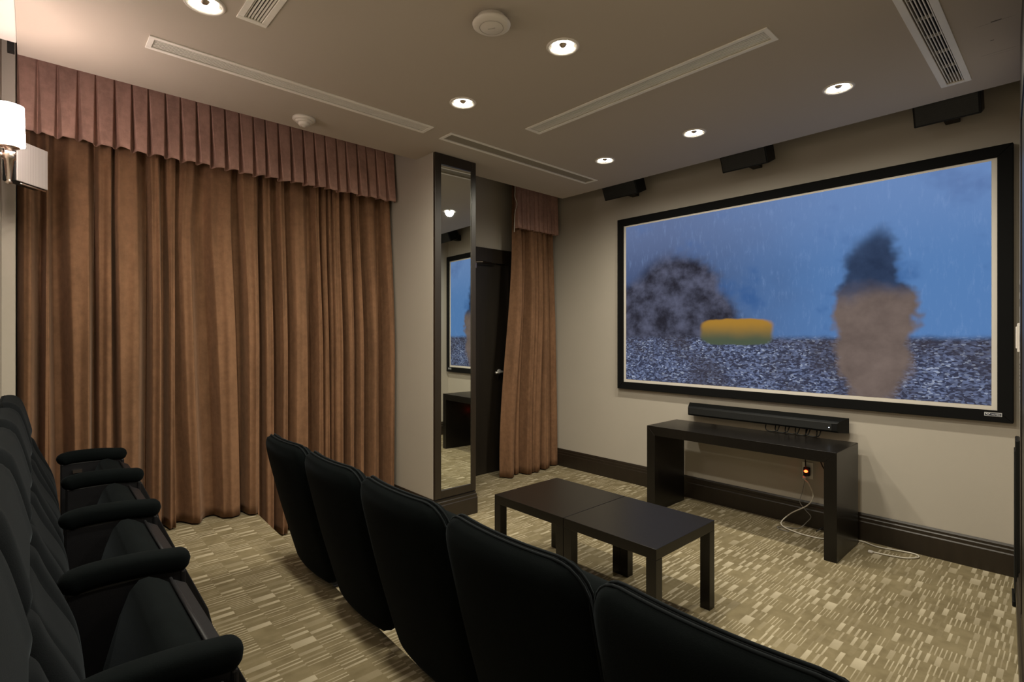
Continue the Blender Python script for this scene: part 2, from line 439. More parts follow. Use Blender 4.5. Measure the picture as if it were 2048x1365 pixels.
# door behind the pillar
d = empty('door_1', (0, 0, 0)); tag(d, 'dark veneer door half behind the corner curtain', kind='structure')
boxo('door_leaf', DOORW, d, DX0, DX1, YD+.012, YD+.06, .008, DZ)
for x0, x1 in ((DX0-.10, DX0), (DX1, DX1+.11)): boxo('jamb', DARKW, d, x0, x1, YD-.022, YD+.06, 0, DZ, bevel=.003)
boxo('header', DARKW, d, DX0-.10, DX1+.11, YD-.022, YD+.06, DZ, DZ+.145, bevel=.003)
cl = boxo('closer_body', NICKEL, d, 3.02, 3.22, YD-.05, YD+.012, DZ-.075, DZ-.02, bevel=.006)
bm = bmesh.new(); tube(bm, [(3.1, YD-.04, DZ-.02), (3.28, YD-.06, DZ-.005), (3.48, YD-.03, DZ-.008)], .008, 6); obj('closer_arm', bm, CHROME, cl)
h = obj('handle_rose', lathe(bmesh.new(), [(.026, 0), (.026, .008), (.018, .012)], 0, 0, 20), SATIN, d, True)
h.location = (3.56, YD+.012, 1.03); h.rotation_euler = (R(90), 0, 0)
bm = bmesh.new(); tube(bm, [(3.56, YD+.005, 1.03), (3.56, YD-.045, 1.03), (3.545, YD-.058, 1.03), (3.50, YD-.06, 1.028), (3.455, YD-.058, 1.024)], .0115, 10); obj('lever', bm, SATIN, d, True)
boxo('latch_plate', CHROME, d, 3.548, 3.572, YD+.008, YD+.012, .965, .99)

# dark door and frame in the entry-side wall
ang = math.atan(RS)
d2 = empty('door_2', (3.30, yr(3.30), 0), ang); tag(d2, 'dark entry door frame at the right edge of the room', kind='structure')
boxo('jamb', DARKW, d2, -.10, 0, -.05, .011, 0, 2.45)
boxo('jamb', DARKW, d2, -1.10, -1.0, -.05, .011, 0, 2.45)
boxo('header', DARKW, d2, -1.0, -.10, -.05, .011, 2.35, 2.45)
boxo('door_leaf', DOORW, d2, -1.0, -.10, -.05, .006, .005, 2.35)
tm = boxo('overpanel', DARKW, d2, -1.10, 0, -.05, .010, 2.45, ZC-.002)

# ------------------------------------------------------------------ ceiling fixtures
def downlight(i, x, y, label):
    t = thing('downlight', label, 'light', (x, y, ZC), 0, 'recessed ceiling downlights')
    bm = bmesh.new(); lathe(bm, [(RL-.004, .012), (RL-.004, -.004), (RL+.008, -.006), (RL+.012, -.001), (RL+.012, .0)], 0, 0, 36, False)
    obj('trim_ring', bm, WHITEM, t, True)
    bm = bmesh.new(); lathe(bm, [(RL-.004, .0), (RL-.008, .02), (.050, .045), (.0, .046)], 0, 0, 32, False)
    obj('reflector', bm, CHROME, t, True)
    bm = bmesh.new(); lathe(bm, [(.052, .010), (.046, .004), (.034, .004), (.032, .010)], 0, 0, 32, False)
    obj('lamp_ring', bm, LAMP, t, True)
    bm = bmesh.new(); lathe(bm, [(.033, .016), (.0, .017)], 0, 0, 24, False); obj('lamp_disc', bm, LAMP, t, True)
    bm = bmesh.new(); lathe(bm, [(.020, .010), (.010, .0), (.0, -.001)], 0, 0, 16, False); obj('lamp_cap', bm, NICKEL, t, True)
    ld = bpy.data.lights.new('downlight_beam', 'SPOT'); ld.energy = DOWN_W; ld.color = DOWN_COL
    ld.spot_size = R(177); ld.spot_blend = .88; ld.shadow_soft_size = .045
    lo = bpy.data.objects.new('downlight_beam', ld); link(lo, t); lo.location = (0, 0, -.012)
    return t
LL = ['recessed downlight near the corner where screen wall meets door wall', 'recessed downlight between two others in the row before the screen',
      'recessed downlight in the screen row beside the black-slotted grille', 'recessed downlight between the two ends of the long side slot diffusers',
      'recessed downlight beside the round white access point', 'recessed downlight behind the cross slot diffuser on entry side',
      'recessed downlight beside the return grille over the rear seats', 'recessed downlight over the middle of the rear seat row', 'recessed downlight over the entry end of the rear seat row']
for i, (x, y) in enumerate(LIGHTS): downlight(i, x, y, LL[i])

def slot_vent(v, label, nsl, along, sw, frame=FR, cross=0, name='slot_diffuser'):
    x0, x1, y0, y1 = VENTS[v]; a0, a1, b0, b1 = vent_hole(v)
    t = thing(name, label, 'vent', ((x0+x1)/2, (y0+y1)/2, ZC), 0, 'ceiling air grilles')
    cx, cy = (x0+x1)/2, (y0+y1)/2
    zz = (-.006, .0)
    for q in ((x0, x1, y0, b0), (x0, x1, b1, y1), (x0, a0, b0, b1), (a1, x1, b0, b1)):
        boxo('frame_rail', VENTM, t, q[0]-cx, q[1]-cx, q[2]-cy, q[3]-cy, *zz, bevel=.0015)
    bm = bmesh.new(); box(bm, a0-cx, a1-cx, b0-cy, b1-cy, .055, .06); obj('plenum', bm, DUCT, t)
    me = None
    for k in range(nsl):
        f = (k+.5)/nsl
        if me is None:
            bm = bmesh.new()
            M = Matrix.Rotation(R(20), 4, 'X' if along == 'x' else 'Y')
            if along == 'x': box(bm, a0-cx, a1-cx, -sw/2, sw/2, -.004, .004)
            else: box(bm, -sw/2, sw/2, b0-cy, b1-cy, -.004, .004)
            o = obj('slat', bm, VENTM, t); me = o.data
        else: o = bpy.data.objects.new('slat', me); link(o, t)
        o.location = (0, b0+(b1-b0)*f-cy, .004) if along == 'x' else (a0+(a1-a0)*f-cx, 0, .004)
    for k in range(cross):
        f = (k+1)/(cross+1)
        if along == 'x':
            xx = a0+(a1-a0)*f-cx; boxo('cross_bar', VENTM, t, xx-.003, xx+.003, b0-cy, b1-cy, .012, .024)
        else:
            yy = b0+(b1-b0)*f-cy; boxo('cross_bar', VENTM, t, a0-cx, a1-cx, yy-.003, yy+.003, .012, .024)
    return t
slot_vent('A', 'long white slot diffuser running beside the main curtain', 7, 'x', .0056, cross=2)
slot_vent('B', 'long white slot diffuser lying across the ceiling before the screen row', 7, 'y', .0056)
slot_vent('D', 'white grille with black slots near the right end of the screen', 6, 'x', .0036, cross=5, name='return_grille')
slot_vent('E', 'white grille with dark slots beside the downlight over the rear seats', 6, 'y', .005, cross=1, name='return_grille')
x0, x1, y0, y1 = VENTS['C']; a0, a1, b0, b1 = vent_hole('C'); cx, cy = (x0+x1)/2, (y0+y1)/2
t = thing('ceiling_hatch', 'long flush ceiling panel in thin white frame beside mirrored pillar', 'panel', (cx, cy, ZC))
for q in ((x0, x1, y0, b0), (x0, x1, b1, y1), (x0, a0, b0, b1), (a1, x1, b0, b1)): boxo('frame_rail', VENTM, t, q[0]-cx, q[1]-cx, q[2]-cy, q[3]-cy, -.006, 0, bevel=.0015)
boxo('panel', mat('panel_mesh', (.28, .25, .20), .7, var=.1, vscale=60), t, a0-cx, a1-cx, b0-cy, b1-cy, .004, .01)

t = thing('access_point', 'round white wireless access point on the ceiling', 'device', (1.446, 1.702, ZC))
obj('mount_base', lathe(bmesh.new(), [(.062, 0), (.062, -.022), (.05, -.024)], 0, 0, 40), WHITEP, t, True)
obj('body', lathe(bmesh.new(), [(.066, -.018), (.078, -.022), (.082, -.028), (.080, -.034), (.070, -.040), (.052, -.043), (.050, -.0425), (.048, -.0435), (.0, -.046)], 0, 0, 48, False), WHITEP, t, True)
obj('groove_ring', lathe(bmesh.new(), [(.049, -.0431), (.0505, -.0438), (.052, -.0434)], 0, 0, 48, False), mat('ring_grey', (.45, .40, .37), .5), t)
boxo('maker_mark', mat('mark_grey', (.50, .46, .43), .5), t, -.016, .016, -.0025, .0025, -.0466, -.0455, M=Matrix.Rotation(R(-60), 4, 'Z'))
t = thing('smoke_detector', 'stepped white smoke detector on ceiling above the main curtain', 'detector', (1.251, 3.282, ZC))
obj('base', lathe(bmesh.new(), [(.068, 0), (.068, -.010), (.062, -.016), (.05, -.017)], 0, 0, 36), WHITEP, t, True)
obj('collar', lathe(bmesh.new(), [(.050, -.014), (.050, -.024), (.046, -.029), (.035, -.030)], 0, 0, 36), WHITEP, t, True)
obj('head', lathe(bmesh.new(), [(.034, -.027), (.033, -.040), (.028, -.047), (.012, -.048), (.011, -.054), (.0, -.055)], 0, 0, 32, False), WHITEP, t, True)

# ------------------------------------------------------------------ projection screen
SX = 4.155; SY0, SY1, SZ0, SZ1 = .258, 3.018, .893, 2.515
t = thing('projection_screen', 'wide black-framed projection screen showing a blue storm scene', 'screen', (XW, (SY0+SY1)/2, SZ0))
oy, oz = (SY0+SY1)/2, SZ0
W2, Hh, FB = (SY1-SY0)/2, SZ1-SZ0, .068
def mitre(name, pts):
    bm = bmesh.new(); f = [bm.verts.new((-.045, y, z)) for y, z in pts]; b = [bm.verts.new((-.002, y, z)) for y, z in pts]
    bm.faces.new(f); bm.faces.new(b[::-1])
    for i in range(4): bm.faces.new((f[i], f[(i+1) % 4], b[(i+1) % 4], b[i]))
    return obj(name, bm, BLACKM, t, bevel=.003)
o4 = [(-W2, 0), (W2, 0), (W2, Hh), (-W2, Hh)]; i4 = [(-W2+FB, FB), (W2-FB, FB), (W2-FB, Hh-FB), (-W2+FB, Hh-FB)]
for k in range(4): mitre('frame_rail', [o4[k], o4[(k+1) % 4], i4[(k+1) % 4], i4[k]])
boxo('screen_fabric', SCRW, t, -.034, -.02, -W2+FB-.01, W2-FB+.01, FB-.01, Hh-FB+.01)
PB = .026
bm = bmesh.new(); q = [(-W2+FB+PB, FB+PB), (W2-FB-PB, FB+PB), (W2-FB-PB, Hh-FB-PB*.6), (-W2+FB+PB, Hh-FB-PB*.6)]
bm.faces.new([bm.verts.new((-.0350, y, z)) for y, z in q]); obj('projected_image', bm, PICT, t)
# maker's plate, lower right corner of the frame
ly0, ly1, lz = .305-oy, .382-oy, FB-.024
pl = boxo('maker_plate', mat('plate_silver', (.55, .55, .56), .4, var=.02), t, -.0475, -.0445, ly0, ly1, lz-.010, lz+.012)
boxo('plate_field', mat('plate_field', (.035, .04, .06), .5), pl, -.0482, -.0474, ly0+.003, ly1-.003, lz-.007, lz+.009)
def text(body, name, m, parent, size, loc, rot, extrude=.0004, font_scale=1.0):
    c = bpy.data.curves.new(name, 'FONT'); c.body = body; c.size = size; c.extrude = extrude; c.align_x = 'LEFT'; c.space_character = 1.05
    to = bpy.data.objects.new(name, c); me = bpy.data.meshes.new_from_object(to); bpy.data.objects.remove(to)
    me.materials.append(m); o = bpy.data.objects.new(name, me); link(o, parent)
    o.location = loc; o.rotation_euler = rot; o.scale = (font_scale, 1, 1)
    return o
LETW = mat('plate_letters', (.75, .75, .76), .5, var=.02)
text('VUTEC', 'lettering', LETW, pl, .0125, (-.0484, ly1-.031, lz-.0035), (R(90), 0, R(-90)), font_scale=1.0)
bm = bmesh.new()
for a in ([(-.004, .0065), (-.009, .0065), (-.0165, -.004), (-.014, -.004)], [(-.027, .0065), (-.022, .0065), (-.0145, -.004), (-.017, -.004)], [(-.0125, .0065), (-.0185, .0065), (-.0165, .0035), (-.0145, .0035)]):
    bm.faces.new([bm.verts.new((-.0484, ly1+y, lz+.001+z)) for y, z in a])
obj('emblem', bm, LETW, pl)

# ------------------------------------------------------------------ speakers on the screen wall
def wall_speaker(y0, y1, label):
    t = thing('wall_speaker', label, 'speaker', (XW, (y0+y1)/2, 2.66), 0, 'speakers under the ceiling edge above the screen')
    hw = (y1-y0)/2
    M = Matrix.Translation((-.235, 0, .005)) @ Matrix.Rotation(R(-24), 4, 'Y')
    bm = bmesh.new(); box(bm, 0, .15, -hw, hw, 0, .20, M=M); o = obj('cabinet', bm, BLACKP, t, bevel=.006)
    bm = bmesh.new(); box(bm, -.008, .0, -hw+.01, hw-.01, .01, .19, M=M); obj('grille', bm, PERF, t, bevel=.003)
    boxo('bracket', BLACKP, t, -.13, -.001, -.035, .035, .055, .13)
    bm = bmesh.new(); box(bm, -.0095, -.008, hw-.03, hw-.024, .14, .15, M=M); obj('badge', bm, CHROME, t)
    return t
wall_speaker(2.655, 3.02, 'black speaker above the screen end next to the corner curtain')
wall_speaker(1.54, 1.885, 'black speaker above the middle of the screen')
wall_speaker(.375, .685, 'black speaker above the screen beside the black-slotted grille')

# ------------------------------------------------------------------ console, sound bar, wiring
CX0, CX1, CY0, CY1, CHH, CT = 3.635, 4.09, 1.008, 2.352, .68, .072
t = thing('console_table', 'espresso waterfall console table under the projection screen', 'table', ((CX0+CX1)/2, (CY0+CY1)/2, 0))
def yz_prism(name, pts, m, parent, x0, x1, bevel=0):
    bm = bmesh.new(); a = [bm.verts.new((x0, y, z)) for y, z in pts]; b = [bm.verts.new((x1, y, z)) for y, z in pts]
    bm.faces.new(a); bm.faces.new(b[::-1]); n = len(pts)
    for i in range(n): bm.faces.new((a[i], a[(i+1) % n], b[(i+1) % n], b[i]))
    return obj(name, bm, m, parent, bevel=bevel)
hy, hx = (CY1-CY0)/2, (CX1-CX0)/2; g = .0006
yz_prism('top', [(-hy+g, CHH), (hy-g, CHH), (hy-CT-g, CHH-CT), (-hy+CT+g, CHH-CT)], ESPR, t, -hx, hx, .0015)
yz_prism('leg_panel', [(-hy, 0), (-hy+CT, 0), (-hy+CT, CHH-CT-g), (-hy, CHH-g)], ESPR, t, -hx, hx, .0015)
yz_prism('leg_panel', [(hy, 0), (hy-CT, 0), (hy-CT, CHH-CT-g), (hy, CHH-g)], ESPR, t, -hx, hx, .0015)

t = thing('sound_bar', 'long black sound bar mounted on the wall above the console', 'speaker', (XW, 1.66, .725))
bm = bmesh.new()
sec = [(-.050, .0), (-.125, .006), (-.135, .018), (-.135, .070), (-.120, .082), (-.055, .105), (-.050, .105)]
rings = []
for ye, ch in ((1.075-1.66, .050), (2.262-1.66, -.030)):
    rings.append([bm.verts.new((x, ye + ch*((-x-.05)/.085), z)) for x, z in sec])
n = len(sec)
for i in range(n): bm.faces.new((rings[0][i], rings[0][(i+1) % n], rings[1][(i+1) % n], rings[1][i]))
bm.faces.new(rings[0]); bm.faces.new(rings[1][::-1]); obj('body', bm, BLACKP, t, bevel=.002)
boxo('front_grille', PERF, t, -.1365, -.134, -.50, .56, .020, .068)
boxo('status_light', WHLED, t, -.1375, -.1355, -.488, -.482, .036, .042)
for yy in (-.35, .40): boxo('wall_bracket', BLACKP, t, -.06, -.001, yy-.02, yy+.02, .02, .08)

def cable(name, pts, r, m, label):
    bm = bmesh.new(); tube(bm, catmull(pts), r, 8)
    return tag(obj(name, bm, m, None, True), label, 'cable')
t = thing('power_outlet', 'white wall outlet with a plug showing a red light under console', 'outlet', (XW, 1.352, .41))
boxo('plate', WHITEP, t, -.006, -.001, -.036, .036, -.06, .06, bevel=.002)
pg = boxo('plug_body', BLACKP, t, -.040, -.006, -.020, .020, -.035, .026, bevel=.004)
obj('red_lamp', lathe(bmesh.new(), [(.0, .011), (.009, .007), (.013, 0), (.009, -.007), (.0, -.011)], -.043, .0, 14, False), REDLED, pg, True)
bm = bmesh.new(); tube(bm, [(-.03, .018, -.062), (-.03, .012, -.040)], .012, 10); obj('white_plug', bm, WHITEP, t, True)
X0 = XW-.035
cable('white_cable', [(X0+.004, 1.372, .352), (X0-.01, 1.330, .32), (X0-.02, 1.30, .24), (X0-.03, 1.335, .17), (X0-.045, 1.44, .09), (4.03, 1.475, .038), (4.00, 1.44, .016), (3.975, 1.36, .012), (3.975, 1.30, .007), (3.99, 1.20, .007), (4.06, 1.155, .007), (4.118, 1.09, .007), (4.128, 1.03, .007), (4.135, .985, .007), (4.105, .90, .007), (4.135, .78, .007), (4.145, .71, .007), (4.10, .685, .007), (4.03, .735, .007), (3.995, .83, .007), (3.985, .905, .007)], .0042, CABW, 'white cable from the outlet lying along the floor past the console')
boxo_ = boxo('cable_plug', WHITEP, None, 3.972, 3.994, .900, .925, .001, .012, bevel=.002); tag(boxo_, 'small white connector at the end of the floor cable', 'plug')
cable('grey_cable', [(X0+.005, 1.36, .36), (X0-.004, 1.375, .26), (X0-.01, 1.392, .18), (X0-.02, 1.350, .13), (X0-.02, 1.315, .09), (X0-.02, 1.345, .04), (4.10, 1.372, .006), (4.06, 1.40, .006), (4.03, 1.45, .006), (4.00, 1.49, .006), (3.965, 1.46, .006), (3.965, 1.40, .006)], .0028, CABG, 'thin grey cable looping on the carpet under the console')
cable('black_cable', [(XW-.06, 1.33, .735), (XW-.09, 1.335, .70), (XW-.09, 1.345, .66), (XW-.06, 1.352, .55), (XW-.045, 1.352, .44)], .004, BLACKP, 'black cable dropping from sound bar to the outlet')
cable('black_cable', [(XW-.07, 1.27, .735), (XW-.09, 1.265, .70), (XW-.085, 1.27, .62), (XW-.04, 1.25, .48), (XW-.03, 1.20, .38), (XW-.03, 1.17, .22), (XW-.05, 1.20, .08), (4.11, 1.27, .006)], .004, BLACKP, 'black cable hanging down the wall beside the console leg')
for k in range(5):
    y = 1.62-.07*k
    cable('black_cable', [(XW-.07, y, .735), (XW-.11, y-.01, .70), (XW-.125, y-.03, .687), (XW-.125, y-.07, .686), (XW-.10, y-.09, .69), (XW-.075, y-.10, .735)], .0038, BLACKP, 'small black cable loop resting on the console under the sound bar')['group'] = 'cable loops under the sound bar'

# ------------------------------------------------------------------ two square low tables
def side_table(y, label):
    t = thing('side_table', label, 'table', (2.312, y, 0), 0, 'pair of low tables pushed together')
    a = .274
    boxo('table_top', ESPR, t, -a, a, -a, a, .40, .45, bevel=.002)
    for sx in (-1, 1):
        for sy in (-1, 1):
            x, yy = sx*(a-.026), sy*(a-.026)
            boxo('leg', ESPR, t, x-.026, x+.026, yy-.026, yy+.026, 0, .3995, bevel=.0015)
    return t
side_table(2.097, 'low square espresso table nearer the mirrored pillar')
side_table(1.546, 'low square espresso table nearer the front-row seat by entry side')

# ------------------------------------------------------------------ mirror on the pillar
MY = PY
t = thing('pillar_mirror', 'tall narrow mirror in dark wood frame on the pillar', 'mirror', ((PX0+PX1)/2, MY, .19))
pc = (PX0+PX1)/2; f0, f1 = PX0-pc+.001, PX1-pc-.001; gx0, gx1 = 2.242-pc, 2.528-pc; z0, z1, gz0, gz1 = -.004, ZC-.19-.002, .052, 2.492
boxo('frame_stile', DARKW, t, f0, gx0, -.024, -.001, z0, z1, bevel=.002)
boxo('frame_stile', DARKW, t, gx1, f1, -.024, -.001, z0, z1, bevel=.002)
boxo('frame_rail', DARKW, t, gx0, gx1, -.024, -.001, z0, gz0, bevel=.002)
boxo('frame_rail', DARKW, t, gx0, gx1, -.024, -.001, gz1, z1, bevel=.002)
gl = boxo('mirror_glass', MIRROR, t, gx0-.002, gx1+.002, -.0005, .0005, gz0-.002, gz1+.002)
gl.location = (0, -.0115, 0); gl.rotation_euler = (0, 0, R(-1.73))

# ------------------------------------------------------------------ curtains
def smooth(a, b, x):
    t = max(0, min(1, (x-a)/(b-a))); return t*t*(3-2*t)
def drape(name, m, parent, x0, x1, ybase, ztop, zbot, bounds, depth, nx, nz, flare=None, topfac=None, lean=None, zbotf=None, pw=3.2, prof=None, drift=.28):
    """pleated cloth; bounds = fold boundaries (0..1), depth(i, z) = fold depth, room side is -Y"""
    bm = bmesh.new(); rows = []
    offs = [random.uniform(-1, 1) for _ in bounds]
    for r in range(nz+1):
        fz = r/nz; row = []
        for c in range(nx+1):
            s = c/nx
            i = 0
            while i < len(bounds)-2 and s > bounds[i+1]: i += 1
            b0, b1 = bounds[i], bounds[i+1]; q = (s-b0)/(b1-b0)
            zb = zbotf(s) if zbotf else zbot
            z = ztop + (zb-ztop)*fz
            dd = depth(i, fz)
            bul = prof(q, i, fz) if prof else 1-abs(2*q-1)**pw
            y = ybase(s, fz) - dd*bul
            # edges of folds drift sideways as they fall
            dr = (offs[i]*(1-q)+offs[i+1]*q)*(b1-b0)*drift*math.sin(fz*2.6+i)*smooth(.02, .35, fz)
            xx0, xx1 = (x0, x1) if not flare else flare(fz)
            x = xx0 + (xx1-xx0)*min(1, max(0, s+dr*(1 if 0 < c < nx else 0)))
            # folds lean over a little, closing the grooves
            x += (lean or .0)*math.sin(math.pi*2*q)*(b1-b0)*(xx1-xx0)*min(1, dd/.04)
            row.append(bm.verts.new((x, y, z)))
        rows.append(row)
    for a, b in zip(rows, rows[1:]):
        for k in range(nx): bm.faces.new((a[k], a[k+1], b[k+1], b[k]))
    o = obj(name, bm, m, parent, True)
    sl = o.modifiers.new('cloth', 'SOLIDIFY'); sl.thickness = .004; sl.offset = 1
    return o
def bounds_even(n, jit):
    b = [(i + (random.uniform(-jit, jit) if 0 < i < n else 0))/n for i in range(n+1)]
    return b
mc = thing('stage_curtain', 'floor-length brown velvet curtain with mauve pleated valance along the wall', 'curtain', (1.05, 3.83, 0))
rnd = random.Random(3)
nb = 27; vb = bounds_even(nb, .06)
# drape folds: pairs of valance pleats sometimes merge into one wide fold
db, i = [0.0], 0
while i < nb:
    step = rnd.choice([1, 1, 1, 2]) if i < nb-1 else 1
    if step == 1 and rnd.random() < .16 and i > 0: db.append((vb[i]+vb[i+1])/2 + rnd.uniform(-.004, .004))
    i += step; db.append(vb[i])
dep = [rnd.uniform(.11, .165)*(1.0 if (db[k+1]-db[k]) > .03 else .7) for k in range(len(db)-1)]
eds = [(rnd.uniform(.10, .36), rnd.uniform(.10, .36), rnd.uniform(-.3, .3), rnd.uniform(0, 6)) for _ in range(40)]
def dprof(q, i, f):
    a, b, sl, ph = eds[i % 40]
    e = smooth(0, a, q)*smooth(0, b, 1-q)
    return e*(1 + sl*(q-.5) + .07*math.sin(ph+q*9+f*3))
def vprof(q, i, f):
    e = .05+.17*f
    return smooth(0, e, q)*smooth(0, e, 1-q)
def o2(o, p):   # meshes are laid out in room coordinates; shift them under their Empty
    o.matrix_parent_inverse = Matrix.Translation(p.location).inverted(); return o
XR = 2.172
def hemz(s):
    x = -.06 + (XR+.06)*s
    return PZ+.012 if x < xs(3.8)+.005 else .012
o2(drape('drape', DRAPE, mc, -.06, XR, lambda s, f: 3.905 + .012*math.sin(s*23) - .012*f, 2.93, .01, db, lambda k, f: dep[k]*(.42+.58*smooth(.12, .60, f)), 900, 44, lean=.07, zbotf=hemz, prof=dprof), mc)
vdep = [rnd.uniform(.05, .065) for _ in range(nb)]
o2(drape('valance', VALAN, mc, -.06, XR, lambda s, f: 3.795 - .02*f, 2.955, 2.48, vb, lambda k, f: vdep[k]*(.10+.9*f), 1080, 16, lean=.0, prof=vprof, drift=0,
      zbotf=lambda s: 2.478 + .004*math.sin(s*71) + .003*math.sin(s*163+1)), mc)
boxo('curtain_track', WHITEM, mc, -.06-1.05, XR-1.05, -.02, .02, 2.955, 2.985)

cc = thing('corner_curtain', 'narrow brown curtain gathered in the corner beside the dark door', 'curtain', (3.75, 3.82, 0))
nb2 = 9; cb = [0, .22, .30, .40, .50, .585, .67, .76, .87, 1.0]
cdep = [.10, .05, .11, .07, .09, .06, .09, .07, .06]
def fl(fz):
    z = 2.93*(1-fz)
    k = smooth(2.4, .2, z)
    return 3.545 - .165*k, 4.13 + .036*k
o2(drape('drape', DRAPE, cc, 3.5, 4.15, lambda s, f: 3.86 - .05*(1-s)*0 + .02*math.sin(s*9), 2.93, .012, cb, lambda k, f: cdep[k]*(.5+.6*smooth(0, .5, f)), 300, 40, flare=fl, lean=.07, prof=dprof), cc)
o2(drape('valance', VALAN, cc, 3.575, 4.14, lambda s, f: 3.80, 2.955, 2.465, bounds_even(10, .2), lambda k, f: .02+.025*f, 300, 10, flare=lambda f: (3.535, 4.135), zbotf=lambda s: 2.468+.003*math.sin(s*40), prof=vprof, drift=0), cc)
boxo('curtain_track', WHITEM, cc, 3.55-3.75, 4.15-3.75, -.02, .02, 2.955, 2.985)
cable('curtain_cord', [(3.50, 3.765, 2.98), (3.497, 3.76, 2.84), (3.495, 3.76, 2.77), (3.518, 3.755, 2.70), (3.496, 3.757, 2.62), (3.49, 3.76, 2.50), (3.487, 3.76, 2.42)], .004, CABW, 'pale pull cord hanging beside the corner curtain')['category'] = 'cord'

# ------------------------------------------------------------------ padded surfaces
def path_pts(P, n):
    C = catmull([(x, 0, z) for x, z in P], 14); L = [0]
    for a, b in zip(C, C[1:]): L.append(L[-1]+(b-a).length)
    S = L[-1]
    def at(s):
        s = max(0, min(S, s)); i = 0
        while i < len(L)-2 and L[i+1] < s: i += 1
        q = (s-L[i])/max(1e-9, L[i+1]-L[i]); p = C[i].lerp(C[i+1], q); t = (C[i+1]-C[i]).normalized()
        return p, Vector((t.z, 0, -t.x))       # normal to +X for a path going up
    return at, S
def pad(name, m, parent, P, w0, rb, rt, T, Rr, sgn=1, curve=0, nu=18, nv=30, extra=None, off=0):
    """upholstered sheet along an XZ path; rounded outline, edge rounding Rr, thickness T towards sgn*normal"""
    at, S = path_pts(P, nv); bm = bmesh.new(); rows = []
    for j in range(nv+1):
        q = j/nv; q = .5-.5*math.cos(math.pi*q); q = .55*q+.45*(j/nv); s = S*q
        wd = w0
        if s < rb: wd = w0-rb+math.sqrt(max(0, rb*rb-(rb-s)**2))
        if S-s < rt: wd = w0-rt+math.sqrt(max(0, rt*rt-(rt-(S-s))**2))
        p, nrm = at(s); row = []
        for i in range(nu+1):
            u = -1+2*i/nu; u = math.sin(u*math.pi/2)*.5+u*.5; y = u*wd
            d = min(wd-abs(y), s, S-s); k = 1.0
            if d < Rr: k = math.sqrt(max(0, 1-(1-d/Rr)**2))
            th = T*k
            if extra: th += extra(y/w0, s/S)*k
            v = p + nrm*(sgn*th + off) + Vector((curve*(y/w0)**2, y, 0))
            row.append(bm.verts.new(v))
        rows.append(row)
    for a, b in zip(rows, rows[1:]):
        for i in range(nu): bm.faces.new((a[i], a[i+1], b[i+1], b[i]))
    return obj(name, bm, m, parent, True)
def rim(name, m, parent, P, w0, rb, rt, r, curve=0, off=0):
    at, S = path_pts(P, 30); line = []
    def pt(y, s):
        p, nrm = at(s); return p + nrm*off + Vector((curve*(y/w0)**2, y, 0))
    n = 20
    ss = [rb*(1-math.cos(math.pi/2*k/6)) for k in range(7)] + [rb+(S-rb-rt)*k/n for k in range(1, n)] + [S-rt+rt*math.sin(math.pi/2*k/6) for k in range(7)]
    def wd(s):
        if s < rb: return w0-rb+math.sqrt(max(0, rb*rb-(rb-s)**2))
        if S-s < rt: return w0-rt+math.sqrt(max(0, rt*rt-(rt-(S-s))**2))
        return w0
    line = [pt(wd(s), s) for s in ss] + [pt(wd(S)*(1-2*k/8), S) for k in range(1, 8)] + [pt(-wd(s), s) for s in ss[::-1]] + [pt(-wd(0)*(1-2*k/8), 0) for k in range(1, 8)]
    bm = bmesh.new(); tube(bm, line, r, 6, closed=True); return obj(name, bm, m, parent, True)

# ------------------------------------------------------------------ front row, seen from behind
BP = [(1.015, .238), (1.000, .30), (.965, .42), (.925, .56), (.885, .72), (.862, .82), (.850, .905)]
BP = [(x-.97, z) for x, z in BP]
def front_seat(last=False):
    t = thing('theatre_seat', 'front', 'seat', (0, 0, 0), 0, 'front row of cinema seats')
    pad('back_panel', VELVET, t, BP, .259, .11, .085, .030, .05, -1, curve=.030)
    pad('back_cushion', VELVET, t, BP, .256, .10, .085, .050, .05, 1, curve=.030, extra=lambda u, v: .012*math.exp(-((v-.35)/.2)**2))
    rim('piping', PIPING, t, BP, .259, .11, .085, .0035, .030)
    rim('piping', PIPING, t, BP, .257, .11, .085, .0035, .030, .016)
    # tip-up seat, folded
    poly = [(.135, .36), (.115, .46), (.118, .60), (.135, .70), (.165, .735), (.20, .73), (.225, .70), (.235, .60), (.24, .45), (.22, .36)]
    obj('seat_cushion', extrude_y(bmesh.new(), poly, -.225, .225, .03), VELVET, t, True)
    obj('seat_pan', extrude_y(bmesh.new(), [(.240, .38), (.236, .70), (.262, .69), (.275, .40)], -.22, .22), SEATP, t, bevel=.006)
    for s in ((-1, 1) if last else (-1,)):
        y = s*.2665
        boxo('side_stand', SEATP, t, .19, .30, y-.014, y+.014, .006, .60, bevel=.006)
        boxo('foot_plate', SEATP, t, .155, .34, y-.022, y+.022, .0, .012, bevel=.002)
        boxo('seat_arm_bracket', SEATP, t, .10, .24, y-.012, y+.012, .40, .48, bevel=.004)
        bm = bmesh.new(); tube(bm, catmull([(.095, y, .605), (.15, y, .620), (.24, y, .62), (.35, y, .612)], 10), .024, 14, ry=.026, power=2.6, ends=.03); obj('armrest', bm, VELVET, t, True)
    return t
proto = front_seat()
FL = ['front-row black velvet cinema seat at the entry end of the row', 'front-row black velvet cinema seat, second from the entry end',
      'front-row black velvet cinema seat in the middle of the row', 'front-row black velvet cinema seat, second from the curtain', 'front-row black velvet cinema seat at the curtain end of the row']
for k in range(5):
    o = proto if k == 0 else (front_seat(True) if k == 4 else copy_tree(proto))
    y = .432 + .5310*k
    o.location = (.958 + .016*(y-.9), y, 0); o.rotation_euler = (0, 0, R(-1.0)); o['label'] = FL[k]

